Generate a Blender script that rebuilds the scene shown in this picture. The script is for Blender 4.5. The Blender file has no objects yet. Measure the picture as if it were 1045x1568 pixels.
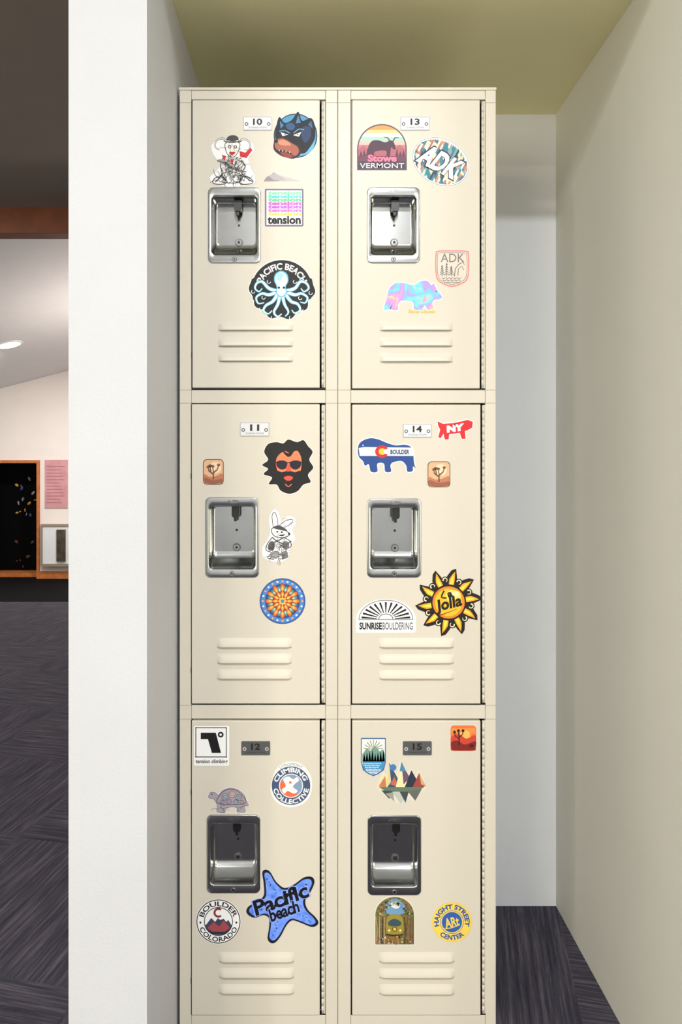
import bpy, bmesh, math, random
from mathutils import Vector
R = random.Random(7)
scene = bpy.context.scene
COL = scene.collection

# ------------------------------------------------------------------ materials
def lin(c):
    return tuple(((x/255)/12.92 if x/255 <= 0.04045 else (((x/255)+0.055)/1.055)**2.4) for x in c)
_m = {}
def mat(name, rgb, rough=0.5, metal=0.0, noise=0.0, nscale=20, bump=0.0, bscale=200, spec=0.5, coat=0.0, emit=None):
    if name in _m: return _m[name]
    m = bpy.data.materials.new(name); m.use_nodes = True
    nt = m.node_tree; b = nt.nodes['Principled BSDF']
    c = lin(rgb)
    b.inputs['Base Color'].default_value = (*c, 1)
    b.inputs['Roughness'].default_value = rough
    b.inputs['Metallic'].default_value = metal
    b.inputs['Specular IOR Level'].default_value = spec
    b.inputs['Coat Weight'].default_value = coat
    if emit:
        b.inputs['Emission Color'].default_value = (*c, 1)
        b.inputs['Emission Strength'].default_value = emit
    if noise or bump:
        tc = nt.nodes.new('ShaderNodeTexCoord')
    if noise:
        n = nt.nodes.new('ShaderNodeTexNoise'); n.inputs['Scale'].default_value = nscale
        n.inputs['Detail'].default_value = 4
        r = nt.nodes.new('ShaderNodeValToRGB')
        r.color_ramp.elements[0].position = 0.3; r.color_ramp.elements[1].position = 0.7
        r.color_ramp.elements[0].color = (*[x*(1-noise) for x in c], 1)
        r.color_ramp.elements[1].color = (*[min(1, x*(1+noise)) for x in c], 1)
        nt.links.new(tc.outputs['Object'], n.inputs['Vector'])
        nt.links.new(n.outputs['Fac'], r.inputs['Fac'])
        nt.links.new(r.outputs['Color'], b.inputs['Base Color'])
    if bump:
        n2 = nt.nodes.new('ShaderNodeTexNoise'); n2.inputs['Scale'].default_value = bscale
        bp = nt.nodes.new('ShaderNodeBump'); bp.inputs['Strength'].default_value = bump
        bp.inputs['Distance'].default_value = 0.002
        nt.links.new(tc.outputs['Object'], n2.inputs['Vector'])
        nt.links.new(n2.outputs['Fac'], bp.inputs['Height'])
        nt.links.new(bp.outputs['Normal'], b.inputs['Normal'])
    _m[name] = m
    return m

def vinyl(rgb):
    return mat('vinyl_%02x%02x%02x' % tuple(rgb), rgb, rough=0.5, spec=0.35)

def ramp_mat(name, cols, scale, rough=0.45, dist=0.0):
    if name in _m: return _m[name]
    m = bpy.data.materials.new(name); m.use_nodes = True
    nt = m.node_tree; b = nt.nodes['Principled BSDF']; b.inputs['Roughness'].default_value = rough
    tc = nt.nodes.new('ShaderNodeTexCoord'); n = nt.nodes.new('ShaderNodeTexNoise')
    n.inputs['Scale'].default_value = scale; n.inputs['Detail'].default_value = 3
    n.inputs['Distortion'].default_value = dist
    r = nt.nodes.new('ShaderNodeValToRGB'); cr_ = r.color_ramp
    for i, c in enumerate(cols):
        p = 0.3+0.4*i/(len(cols)-1)
        if i < 2: e = cr_.elements[i]; e.position = p
        else: e = cr_.elements.new(p)
        e.color = (*lin(c), 1)
    nt.links.new(tc.outputs['Object'], n.inputs['Vector']); nt.links.new(n.outputs['Fac'], r.inputs['Fac'])
    nt.links.new(r.outputs['Color'], b.inputs['Base Color'])
    _m[name] = m; return m

def carpet_mat():
    m = bpy.data.materials.new('carpet_tiles'); m.use_nodes = True
    nt = m.node_tree; L = nt.links; b = nt.nodes['Principled BSDF']
    b.inputs['Roughness'].default_value = 0.95; b.inputs['Specular IOR Level'].default_value = 0.1
    tc = nt.nodes.new('ShaderNodeTexCoord')
    rot = nt.nodes.new('ShaderNodeMapping'); rot.inputs['Rotation'].default_value = (0, 0, math.radians(12))
    L.new(tc.outputs['Object'], rot.inputs['Vector'])
    def stripes(sx, sy):
        mp = nt.nodes.new('ShaderNodeMapping'); mp.inputs['Scale'].default_value = (sx, sy, 1)
        n = nt.nodes.new('ShaderNodeTexNoise'); n.inputs['Scale'].default_value = 1; n.inputs['Detail'].default_value = 6
        n.inputs['Roughness'].default_value = 0.75
        L.new(rot.outputs['Vector'], mp.inputs['Vector']); L.new(mp.outputs['Vector'], n.inputs['Vector'])
        return n
    a = stripes(110, 4.0); c = stripes(4.0, 110)
    ck = nt.nodes.new('ShaderNodeTexChecker'); ck.inputs['Scale'].default_value = 2.0
    L.new(rot.outputs['Vector'], ck.inputs['Vector'])
    mx = nt.nodes.new('ShaderNodeMix'); mx.data_type = 'FLOAT'
    L.new(ck.outputs['Fac'], mx.inputs[0]); L.new(a.outputs['Fac'], mx.inputs[2]); L.new(c.outputs['Fac'], mx.inputs[3])
    r = nt.nodes.new('ShaderNodeValToRGB'); e = r.color_ramp.elements
    e[0].position = 0.33; e[0].color = (*lin((42, 42, 52)), 1)
    e[1].position = 0.68; e[1].color = (*lin((106, 99, 107)), 1)
    k = e.new(0.5); k.color = (*lin((67, 64, 74)), 1)
    L.new(mx.outputs[0], r.inputs['Fac']); L.new(r.outputs['Color'], b.inputs['Base Color'])
    bp = nt.nodes.new('ShaderNodeBump'); bp.inputs['Strength'].default_value = 0.5; bp.inputs['Distance'].default_value = 0.004
    L.new(mx.outputs[0], bp.inputs['Height']); L.new(bp.outputs['Normal'], b.inputs['Normal'])
    return m

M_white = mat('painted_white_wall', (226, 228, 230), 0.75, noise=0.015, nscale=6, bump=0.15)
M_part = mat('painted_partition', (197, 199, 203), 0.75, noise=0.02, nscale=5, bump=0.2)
M_grey = mat('painted_cream_wall', (224, 223, 212), 0.75, noise=0.015, nscale=4, bump=0.15)
M_olive = mat('niche_ceiling_paint', (248, 242, 192), 0.8, noise=0.02, nscale=5, bump=0.1)
M_dark = mat('soffit_shade_taupe', (154, 143, 132), 0.8, noise=0.04, nscale=3)  # dimness of the unlit soffit put into its colour
M_wood = mat('stained_wood', (190, 112, 55), 0.5, noise=0.2, nscale=12)
M_beam = mat('brown_beam_wood', (118, 60, 28), 0.5, noise=0.2, nscale=8)
M_mats = mat('black_gym_mat', (9, 9, 11), 0.9, noise=0.1, nscale=8, spec=0.1)
M_black = mat('black_void', (8, 8, 9), 0.6)
M_beige = mat('beige_enamel', (207, 201, 187), 0.38, noise=0.01, nscale=3, bump=0.03, bscale=700)
M_steel = mat('stainless_steel', (182, 184, 182), 0.18, metal=1.0, noise=0.04, nscale=30)
M_plate = mat('plate_bright_reflection', (212, 214, 217), 0.45, metal=0.1)  # plate metal coloured bright, as if reflecting the lit room
M_plate2 = mat('plate_floor_reflection', (92, 94, 96), 0.4, metal=0.3)  # same plate metal, darkened as if reflecting the floor
M_blk = mat('black_plastic', (16, 16, 17), 0.35)
M_ink = mat('engraving_ink', (10, 10, 12), 0.5)
M_carpet = carpet_mat()

# ------------------------------------------------------------------ mesh helpers
def add_obj(name, me, mats, parent=None):
    for m in mats: me.materials.append(m)
    ob = bpy.data.objects.new(name, me); COL.objects.link(ob)
    if parent: ob.parent = parent
    return ob

def boxes(name, lst, m, parent=None, bevel=0.0):
    bm = bmesh.new()
    for (x0, x1, y0, y1, z0, z1) in lst:
        v = [bm.verts.new((x, y, z)) for x in (x0, x1) for y in (y0, y1) for z in (z0, z1)]
        for f in ((0,1,3,2),(4,6,7,5),(0,4,5,1),(2,3,7,6),(0,2,6,4),(1,5,7,3)):
            bm.faces.new([v[i] for i in f])
    bmesh.ops.recalc_face_normals(bm, faces=bm.faces)
    me = bpy.data.meshes.new(name); bm.to_mesh(me); bm.free()
    ob = add_obj(name, me, [m], parent)
    if bevel:
        b = ob.modifiers.new('bevel', 'BEVEL'); b.width = bevel; b.segments = 2
    return ob
def box(name, x0, x1, y0, y1, z0, z1, m, parent=None, bevel=0.0):
    return boxes(name, [(x0, x1, y0, y1, z0, z1)], m, parent, bevel)

# locker-front survey: 798 units per metre, eye level 1.08 m above the floor
SC = 798.0; CXP = 487.0; CZP = 717.0; EYE = 1.08
def X(u): return (u-CXP)/SC
def Z(v): return EYE+(CZP-v)/SC
D = 1.33           # camera distance to locker fronts
DEP = 0.38         # locker depth
NR = 0.588         # niche right wall
NL = -0.2715       # niche left wall
PL = -0.396        # partition outer side
YF = -0.23         # partition front
NC = 1.953         # niche ceiling height
CH = 2.80

# ------------------------------------------------------------------ room shell
box('floor', -6.6, 3.6, -5.0, 4.27, -0.12, 0.0, M_carpet)
box('floor_lower', -6.6, 3.6, 4.27, 12.6, -0.95, -0.83, M_mats)
box('wall_left', -6.75, -6.6, -5.0, 12.6, -0.95, 4.2, M_white)
box('wall_right', 3.6, 3.75, -5.0, 12.6, -0.95, 5.5, M_white)
WIN = [(-4.6, -1.9, 0.2, 2.3), (1.9, 3.3, 0.2, 2.3)]  # openings for the fill windows added behind the camera
boxes('wall_rear', [(-6.75, -4.6, -5.15, -5.0, -0.12, CH), (-1.9, 1.9, -5.15, -5.0, -0.12, CH), (3.3, 3.75, -5.15, -5.0, -0.12, CH),
                    (-4.6, -1.9, -5.15, -5.0, -0.12, 0.2), (1.9, 3.3, -5.15, -5.0, -0.12, 0.2), (-4.6, -1.9, -5.15, -5.0, 2.3, CH), (1.9, 3.3, -5.15, -5.0, 2.3, CH)], M_white)
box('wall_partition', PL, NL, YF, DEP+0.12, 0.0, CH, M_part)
box('wall_niche_right', NR, NR+0.12, -0.45, DEP+0.12, 0.0, CH, M_grey)
box('wall_niche_back', NL, NR, DEP, DEP+0.12, 0.0, CH, M_white)
box('ceiling_niche', NL, NR, YF, DEP, NC, NC+0.08, M_olive)
box('wall_niche_header', NL, NR, YF, YF+0.10, NC+0.08, CH, M_white)
box('ceiling', -6.6, 3.6, -5.0, 0.5, CH, CH+0.1, M_white)
box('ceiling_soffit', -6.6, 3.6, 0.5, 3.24, CH, CH+0.1, M_dark)
box('trim_beam', -6.6, 3.6, 3.24, 3.36, CH-0.17, CH+0.1, M_beam, bevel=0.004)
box('wall_over_beam', -6.6, 3.6, 3.37, 3.45, CH+0.1, 5.2, M_white)
def vz(x): return 2.46+0.267*(x+5.5)
bm = bmesh.new()
vs = [bm.verts.new(p) for p in ((-6.6, 3.3, vz(-6.6)), (3.6, 3.3, vz(3.6)), (3.6, 12.6, vz(3.6)), (-6.6, 12.6, vz(-6.6)))]
vt = [bm.verts.new((v.co.x, v.co.y, v.co.z+0.1)) for v in vs]
bm.faces.new(vs); bm.faces.new(vt[::-1])
for i in range(4): bm.faces.new((vs[i], vs[(i+1) % 4], vt[(i+1) % 4], vt[i]))
bmesh.ops.recalc_face_normals(bm, faces=bm.faces)
me = bpy.data.meshes.new('ceiling_vaulted'); bm.to_mesh(me); bm.free()
add_obj('ceiling_vaulted', me, [M_white])
FY = 10.67; K = 12.0/1061
def FX(u): return (u-487)*K
def FZ(v): return EYE+(717-v)*K
M_far = mat('painted_warm_wall', (238, 228, 222), 0.75, noise=0.02, nscale=3)
dx0, dx1 = FX(-28), FX(57); dz1, dz0 = FZ(709), -0.83
boxes('wall_far', [(-6.6, dx0, FY, FY+0.15, -0.83, 5.2), (dx1, 3.6, FY, FY+0.15, -0.83, 5.2), (dx0, dx1, FY, FY+0.15, dz1, 5.2)], M_far)
boxes('trim_doorway', [(dx0-0.05, dx0, FY-0.03, FY, -0.83, dz1+0.05), (dx1, dx1+0.05, FY-0.03, FY, -0.83, dz1+0.05), (dx0, dx1, FY-0.03, FY, dz1, dz1+0.05)], M_wood)
box('baseboard_far', dx1+0.05, 3.6, FY-0.02, FY, -0.83, -0.70, M_wood)
def empty(name, loc=(0, 0, 0)):
    e = bpy.data.objects.new(name, None); e.empty_display_size = 0.05; COL.objects.link(e); return e
cw = empty('doorway_recess')  # recess behind the doorway, its darkness and reflections put in as colour
box('panel', dx0-0.1, dx1+0.1, FY+0.55, FY+0.60, -0.83, dz1+0.1, mat('doorway_darkness', (4, 4, 5), 0.9, spec=0.1), cw)  # near-black panel standing in for the dark doorway interior
boxes('cheeks', [(dx0-0.1, dx0-0.05, FY+0.17, FY+0.55, -0.83, dz1+0.1), (dx1+0.05, dx1+0.1, FY+0.17, FY+0.55, -0.83, dz1+0.1)], M_black, cw)
box('sill', dx0-0.05, dx1+0.05, FY+0.17, FY+0.5, -0.83, -0.76, M_wood, cw)
bm = bmesh.new()  # coloured specks standing in for reflections in the doorway
for i in range(26):
    hx = R.uniform(dx0+0.34, dx1-0.04); hz = R.uniform(0.2, dz1-0.15) if i < 18 else R.uniform(-0.7, -0.2); s = R.uniform(0.02, 0.05)
    r = bmesh.ops.create_icosphere(bm, subdivisions=1, radius=s)
    k = R.uniform(0.3, 0.7); a = R.uniform(0, 3)
    for v in r['verts']:
        x, z = v.co.x, v.co.z*k
        v.co = Vector((hx+x*math.cos(a)-z*math.sin(a), FY+0.53+v.co.y*0.6, hz+x*math.sin(a)+z*math.cos(a)))
    for f in {f for v in r['verts'] for f in v.link_faces}: f.material_index = (0, 1, 0, 2)[i % 4] if i < 18 else 3
me = bpy.data.meshes.new('reflection_specks'); bm.to_mesh(me); bm.free()
add_obj('reflection_specks', me, [mat('reflection_yellow', (200, 150, 50), 0.5), mat('reflection_white', (150, 145, 130), 0.5), mat('reflection_blue', (50, 80, 120), 0.5), mat('reflection_brown', (80, 48, 26), 0.5)], cw)

po = empty('wall_poster')
box('sheet', FX(69), FX(104), FY-0.015, FY, FZ(778), FZ(704), mat('poster_pink', (206, 150, 154), 0.5, noise=0.12, nscale=6), po)
boxes('printed_lines', [(FX(72), FX(100-(i*7) % 9), FY-0.018, FY-0.0152, FZ(715+i*5), FZ(713.5+i*5)) for i in range(12)], mat('poster_ink', (184, 118, 126), 0.6), po)
dc = empty('display_case')
box('panel', FX(69), FX(116), FY-0.10, FY, FZ(862), FZ(805), M_white, dc)
boxes('frame', [(FX(66), FX(69), FY-0.12, FY, FZ(866), FZ(802)), (FX(69), FX(118), FY-0.12, FY, FZ(866), FZ(862)), (FX(69), FX(118), FY-0.12, FY, FZ(805), FZ(802))], mat('case_frame', (150, 135, 118), 0.4), dc)
box('exhibit', FX(91), FX(104), FY-0.14, FY-0.10, FZ(858), FZ(810), mat('exhibit_dark', (70, 60, 45), 0.6, noise=0.5, nscale=10), dc)

# ------------------------------------------------------------------ locker cabinet
LK = empty('storage_locker')
LX0, LX1 = X(275), X(760)
ZT, ZB = Z(135), 0.0
T = 0.0015
rails = [(135, 152), (597, 617), (1080, 1101), (1555, 1578.8)]
MID = X(517.5)
boxes('carcass', [(LX0, LX0+T, 0.012, DEP-0.002, ZB, ZT), (LX1-T, LX1, 0.012, DEP-0.002, ZB, ZT), (LX0, LX1, DEP-0.004, DEP-0.002, ZB, ZT),
                  (LX0, LX1, 0.012, DEP-0.002, ZT-T, ZT), (LX0, LX1, 0.012, DEP-0.002, ZB, ZB+T), (MID-T, MID+T, 0.012, DEP-0.004, ZB, ZT),
                  (LX0, LX1, 0.012, DEP-0.004, Z(607)-T, Z(607)+T), (LX0, LX1, 0.012, DEP-0.004, Z(1090)-T, Z(1090)+T)], mat('locker_inner', (120, 114, 102), 0.6), LK)
G = 0.0004
boxes('frame_uprights', [(LX0, X(293), 0, 0.016, ZB, ZT), (X(499), MID-G, 0, 0.016, ZB, ZT), (MID+G, X(537.5), 0, 0.016, ZB, ZT), (X(744), LX1, 0, 0.016, ZB, ZT)], M_beige, LK, 0.0012)
rl = []
for (a, b) in rails:
    rl.append((X(293)+0.0003, X(499)-0.0003, 0.0006, 0.016, Z(b), Z(a)))
    rl.append((X(537.5)+0.0003, X(744)-0.0003, 0.0006, 0.016, Z(b), Z(a)))
boxes('frame_rails', rl, M_beige, LK, 0.0012)
boxes('top_cap', [(LX0-0.001, LX1+0.001, -0.0015, 0.02, ZT-0.004, ZT+0.0015)], M_beige, LK, 0.001)
boxes('frame_corner_seams', [(X(u0), X(u1), -0.0005, 0.002, Z(v+0.4), Z(v-0.3)) for v in (157, 597, 617, 1080, 1101) for (u0, u1) in ((275.5, 293), (499.5, 517), (518.3, 537), (744.5, 759.5))],
      mat('seam_paint', (164, 156, 140), 0.5), LK)

YD = -0.0030   # door front plane
def rr(cx, cz, w, h, r, n=6):
    pts = []
    for (sx, sz, a0) in ((1, 1, 0), (-1, 1, 90), (-1, -1, 180), (1, -1, 270)):
        for i in range(n+1):
            a = math.radians(a0+90*i/n)
            pts.append((cx+sx*(w/2-r)+r*math.cos(a), cz+sz*(h/2-r)+r*math.sin(a)))
    return pts

def door(i, u0, u1, v0, v1, cup, lv, lu):
    x0, x1, z0, z1 = X(u0), X(u1), Z(v1), Z(v0)
    c0, c1, k0, k1 = X(cup[0]+3), X(cup[1]-3), Z(cup[3]-6), Z(cup[2]+6)
    xs = [x0, c0, c1, x1]; zs = [z0, k0, k1, z1]
    bm = bmesh.new(); g = {}
    for a in range(4):
        for b in range(4): g[a, b] = bm.verts.new((xs[a], YD, zs[b]))
    for a in range(3):
        for b in range(3):
            if (a, b) != (1, 1): bm.faces.new((g[a, b], g[a+1, b], g[a+1, b+1], g[a, b+1]))
    be = [e for e in bm.edges if e.is_boundary]
    r = bmesh.ops.extrude_edge_only(bm, edges=be)
    for v in [q for q in r['geom'] if isinstance(q, bmesh.types.BMVert)]: v.co.y = 0.012
    bmesh.ops.recalc_face_normals(bm, faces=bm.faces)
    me = bpy.data.meshes.new('door_panel_%d' % i); bm.to_mesh(me); bm.free()
    ob = add_obj('door_panel_%d' % i, me, [M_beige], LK)
    bv = ob.modifiers.new('bevel', 'BEVEL'); bv.width = 0.0016; bv.segments = 3; bv.limit_method = 'ANGLE'
    # black strips standing in for the shade in the door gap
    boxes('door_gap_shade_%d' % i, [(X(u0-1.6), x0-0.0001, 0.0002, 0.010, z0, z1), (X(u0-1.6), X(u1+8.5), 0.001, 0.010, z0-0.0022, z0-0.0002)], M_blk, LK)
    # --- piano hinge: leaf and knuckles
    box('hinge_leaf_%d' % i, X(u1+3.0), X(u1+8.2), 0.0004, 0.004, z0+0.001, z1-0.001, M_beige, LK)
    bm = bmesh.new(); hx = X(u1+4.4); L = 0.0135; z = z0+0.004
    while z+L < z1-0.002:
        q = bmesh.ops.create_cone(bm, cap_ends=True, segments=14, radius1=0.0023, radius2=0.0023, depth=L-0.0007)
        for v in q['verts']: v.co = Vector((hx+v.co.x, v.co.y-0.0006, z+L/2+v.co.z))
        z += L
    q = bmesh.ops.create_cone(bm, cap_ends=True, segments=12, radius1=0.0019, radius2=0.0019, depth=z1-z0-0.004)
    for v in q['verts']: v.co = Vector((hx+v.co.x, v.co.y-0.0006, (z0+z1)/2+v.co.z))
    for f in bm.faces: f.smooth = len(f.verts) == 4
    me = bpy.data.meshes.new('hinge_%d' % i); bm.to_mesh(me); bm.free()
    add_obj('hinge_%d' % i, me, [M_beige], LK)
    # --- louvres
    bm = bmesh.new()
    for (va, vb) in lv:
        za, zb = Z(va), Z(vb+0.5); xa, xb = X(lu[0]), X(lu[1]); nx, ns = 28, 8; grid = []
        for a in range(nx+1):
            t = a/nx; ep = min(1, min(t, 1-t)/0.06); ep = math.sin(ep*math.pi/2)
            col = []
            for s in range(ns+1):
                q = s/ns; p = (math.sin(q*math.pi/2)**1.2)*0.0046*ep
                col.append(bm.verts.new((xa+(xb-xa)*t, YD-p-0.0001, za+(zb-za)*q)))
            grid.append(col)
        for a in range(nx):
            for s in range(ns):
                f = bm.faces.new((grid[a][s], grid[a+1][s], grid[a+1][s+1], grid[a][s+1])); f.smooth = True
        bk = [bm.verts.new((c[-1].co.x, YD-0.0001, zb+0.0002)) for c in grid]
        fr = [bm.verts.new((c[-1].co.x, min(c[-1].co.y+0.0008, YD-0.0001), zb)) for c in grid]
        for a in range(nx):
            f = bm.faces.new((fr[a], fr[a+1], bk[a+1], bk[a])); f.material_index = 1  # black face stands in for the dark under the open louvre
            f = bm.faces.new((grid[a][-1], grid[a+1][-1], fr[a+1], fr[a]))
    me = bpy.data.meshes.new('vent_louvres_%d' % i); bm.to_mesh(me); bm.free()
    add_obj('vent_louvres_%d' % i, me, [M_beige, M_black], LK)
    # --- recessed cup handle
    cu, cv = (cup[0]+cup[1])/2, (cup[2]+cup[3])/2
    cx, cz = X(cu), Z(cv); w, h = (cup[1]-cup[0])/SC, (cup[3]-cup[2])/SC
    bm = bmesh.new(); loops = []
    px = 1/SC
    spec = [ (w, h, 8*px, 0, YD), (w, h, 8*px, 0, YD-0.001), (w-1.2*px, h-1.2*px, 7.5*px, 0, YD-0.0018), (w-2.5*px, h-2.5*px, 7*px, 0, YD-0.002),
             (w-9*px, h-24*px, 7*px, 0, YD-0.002), (w-11*px, h-26*px, 6.5*px, 0, YD-0.0014), (w-12*px, h-27*px, 6*px, 0, YD+0.001),
             (w-13*px, h-28*px, 6*px, 0, YD+0.004)]
    for (ww, hh, rr_, dz, y) in spec:
        loops.append([(p[0], y, p[1]+dz) for p in rr(cx, cz, ww, hh, rr_)])
    hb = h-28*px
    for t in (0.3, 0.6, 0.85, 1.0):
        raise_ = 16*px*t**1.4
        y = YD+0.004+0.026*t
        loops.append([(p[0], y, p[1]) for p in rr(cx, cz+raise_/2, w-(13+3*t)*px, hb-raise_, 6*px)])
    y = YD+0.032
    raise_ = 21*px
    loops.append([(p[0], y, p[1]) for p in rr(cx, cz+raise_/2, w-21*px, hb-raise_-4*px, 4*px)])
    vl = [[bm.verts.new(p) for p in l] for l in loops]
    for a in range(len(vl)-1):
        n = len(vl[a])
        for j in range(n):
            f = bm.faces.new((vl[a][j], vl[a][(j+1) % n], vl[a+1][(j+1) % n], vl[a+1][j])); f.smooth = True
    bm.faces.new(vl[-1])
    bmesh.ops.recalc_face_normals(bm, faces=bm.faces)
    me = bpy.data.meshes.new('cup_handle_%d' % i); bm.to_mesh(me); bm.free()
    add_obj('cup_handle_%d' % i, me, [M_steel], LK)
    # latch, bolt, screws
    bm = bmesh.new()
    def cyl(u, v, r, y0, y1, mi, seg=20):
        q = bmesh.ops.create_cone(bm, cap_ends=True, segments=seg, radius1=r, radius2=r*0.9, depth=abs(y1-y0))
        for vv in q['verts']:
            a, b, c = vv.co; vv.co = Vector((X(u)+a, (y0+y1)/2-c*(-1 if y1 > y0 else 1)*1.0, Z(v)+b))
        for f in {f for vv in q['verts'] for f in vv.link_faces}: f.material_index = mi
    yb = YD+0.032
    cyl(cu+4, cv+18, 6.4*px, yb, yb-0.002, 3); cyl(cu+4, cv+18, 4.8*px, yb-0.002, yb-0.0026, 0); cyl(cu+4, cv+18, 2.2*px, yb-0.0026, yb-0.004, 1)
    cyl(cu+4, cv-9, 2*px, yb, yb-0.0006, 1); cyl(cu+4, cv+34, 1.6*px, yb, yb-0.0006, 1)
    cyl(cu, cup[3]-6, 4*px, YD-0.002, YD-0.003, 3); cyl(cu, cup[3]-6, 2.8*px, YD-0.003, YD-0.0032, 0); cyl(cu, cup[3]-6, 1.4*px, YD-0.0032, YD-0.0035, 1)
    lx, tz = X(cu+4), Z(cup[2]+14)
    def prism(pts, y0, y1, mi):
        a = [bm.verts.new((p[0], y0, p[1])) for p in pts]; b = [bm.verts.new((p[0], y1, p[1])) for p in pts]
        fs = [bm.faces.new(a), bm.faces.new(b[::-1])]
        for j in range(len(pts)): fs.append(bm.faces.new((a[j], b[j], b[(j+1) % len(pts)], a[(j+1) % len(pts)])))
        for f in fs: f.material_index = mi
    prism([(lx-6*px, tz-1*px), (lx+6*px, tz-1*px), (lx+6*px, tz-15*px), (lx+4*px, tz-18*px), (lx-4*px, tz-18*px), (lx-6*px, tz-15*px)], YD+0.012, YD+0.022, 1)
    prism([(lx-3*px, tz-17*px), (lx+2*px, tz-17*px), (lx+1.5*px, tz-24*px), (lx-2.5*px, tz-24*px)], YD+0.014, YD+0.019, 1)
    prism([(X(cu-9), Z(cup[2]+8)), (X(cu-4), Z(cup[2]+4.5)), (X(cu-1), Z(cup[2]+7)), (X(cu+2), Z(cup[2]+4)), (X(cu+10), Z(cup[2]+5)), (X(cu+9), Z(cup[2]+8.5)), (X(cu), Z(cup[2]+9.5))], YD-0.0018, YD-0.0024, 2)
    bmesh.ops.recalc_face_normals(bm, faces=bm.faces)
    me = bpy.data.meshes.new('latch_%d' % i); bm.to_mesh(me); bm.free()
    add_obj('latch_%d' % i, me, [M_steel, M_blk, mat('emboss_steel', (120, 120, 120), 0.4, metal=1), mat('dull_steel', (110, 110, 112), 0.45, metal=0.8)], LK)
    boxes('edge_clip_%d' % i, [(x0-0.0022, x0+0.0006, -0.001, 0.01, Z(vv+8), Z(vv)) for vv in (v0+106, v1-55)], M_blk, LK)

DOORS = [
 (295, 490, 154, 594, (319, 400, 288, 404), ((493, 506), (517, 530), (541, 553)), (335, 449)),
 (294, 490, 619, 1077, (315, 397, 761, 884), ((976, 990), (1000, 1014), (1024, 1038)), (333, 447)),
 (294, 490, 1103, 1553, (317, 399, 1246, 1366), ((1456, 1470), (1480, 1494), (1505, 1518)), (336, 451)),
 (539.5, 735, 154, 595, (562, 643, 288, 404), ((492.5, 506), (517, 530), (541, 554)), (582, 693)),
 (539.5, 736, 619.5, 1077, (562, 645, 763, 884), ((976, 990), (1001, 1014), (1025, 1038)), (581, 695)),
 (539.5, 736, 1103, 1553, (563, 645, 1247, 1369), ((1456, 1470), (1481, 1494), (1505, 1519)), (581, 696)),
]
for i, d in enumerate(DOORS): door(i+1, *d)

# ------------------------------------------------------------------ flat graphics toolkit
def cr(pts, closed=True, n=5):
    out = []; N = len(pts); rng = range(N) if closed else range(N-1)
    for i in rng:
        g = (lambda k: pts[k % N]) if closed else (lambda k: pts[max(0, min(N-1, k))])
        p0, p1, p2, p3 = g(i-1), g(i), g(i+1), g(i+2)
        for s in range(n):
            t = s/n
            out.append(tuple(0.5*((2*p1[k])+(-p0[k]+p2[k])*t+(2*p0[k]-5*p1[k]+4*p2[k]-p3[k])*t*t+(-p0[k]+3*p1[k]-3*p2[k]+p3[k])*t**3) for k in (0, 1)))
    if not closed: out.append(pts[-1])
    return out
def circ(cx, cy, r, ry=None, n=40, rot=0):
    ry = ry or r; a = math.radians(rot); o = []
    for i in range(n):
        t = 2*math.pi*i/n; x, y = r*math.cos(t), ry*math.sin(t)
        o.append((cx+x*math.cos(a)-y*math.sin(a), cy+x*math.sin(a)+y*math.cos(a)))
    return o
def rrect(u0, v0, u1, v1, r=3): return rr((u0+u1)/2, (v0+v1)/2, u1-u0, v1-v0, r, 4)
def rect(u0, v0, u1, v1): return [(u0, v0), (u1, v0), (u1, v1), (u0, v1)]
def shrink(p, k, cx, cy): return [(cx+(x-cx)*k, cy+(y-cy)*k) for x, y in p]
_tc = {}
def text_mesh(s, bold):
    k = (s, bold)
    if k in _tc: return _tc[k]
    c = bpy.data.curves.new('lettering', 'FONT'); c.body = s; c.size = 1; c.offset = bold; c.resolution_u = 3
    o = bpy.data.objects.new('lettering', c); COL.objects.link(o)
    dg = bpy.context.evaluated_depsgraph_get(); e = o.evaluated_get(dg); m = e.to_mesh()
    vs = [(v.co.x, v.co.y) for v in m.vertices]; fs = [tuple(p.vertices) for p in m.polygons]
    e.to_mesh_clear(); bpy.data.objects.remove(o); bpy.data.curves.remove(c)
    x0 = min(v[0] for v in vs); x1 = max(v[0] for v in vs); y0 = min(v[1] for v in vs); y1 = max(v[1] for v in vs)
    vs = [((a-x0)/(x1-x0), (b-y0)/(y1-y0)) for a, b in vs]
    _tc[k] = (vs, fs); return _tc[k]

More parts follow.
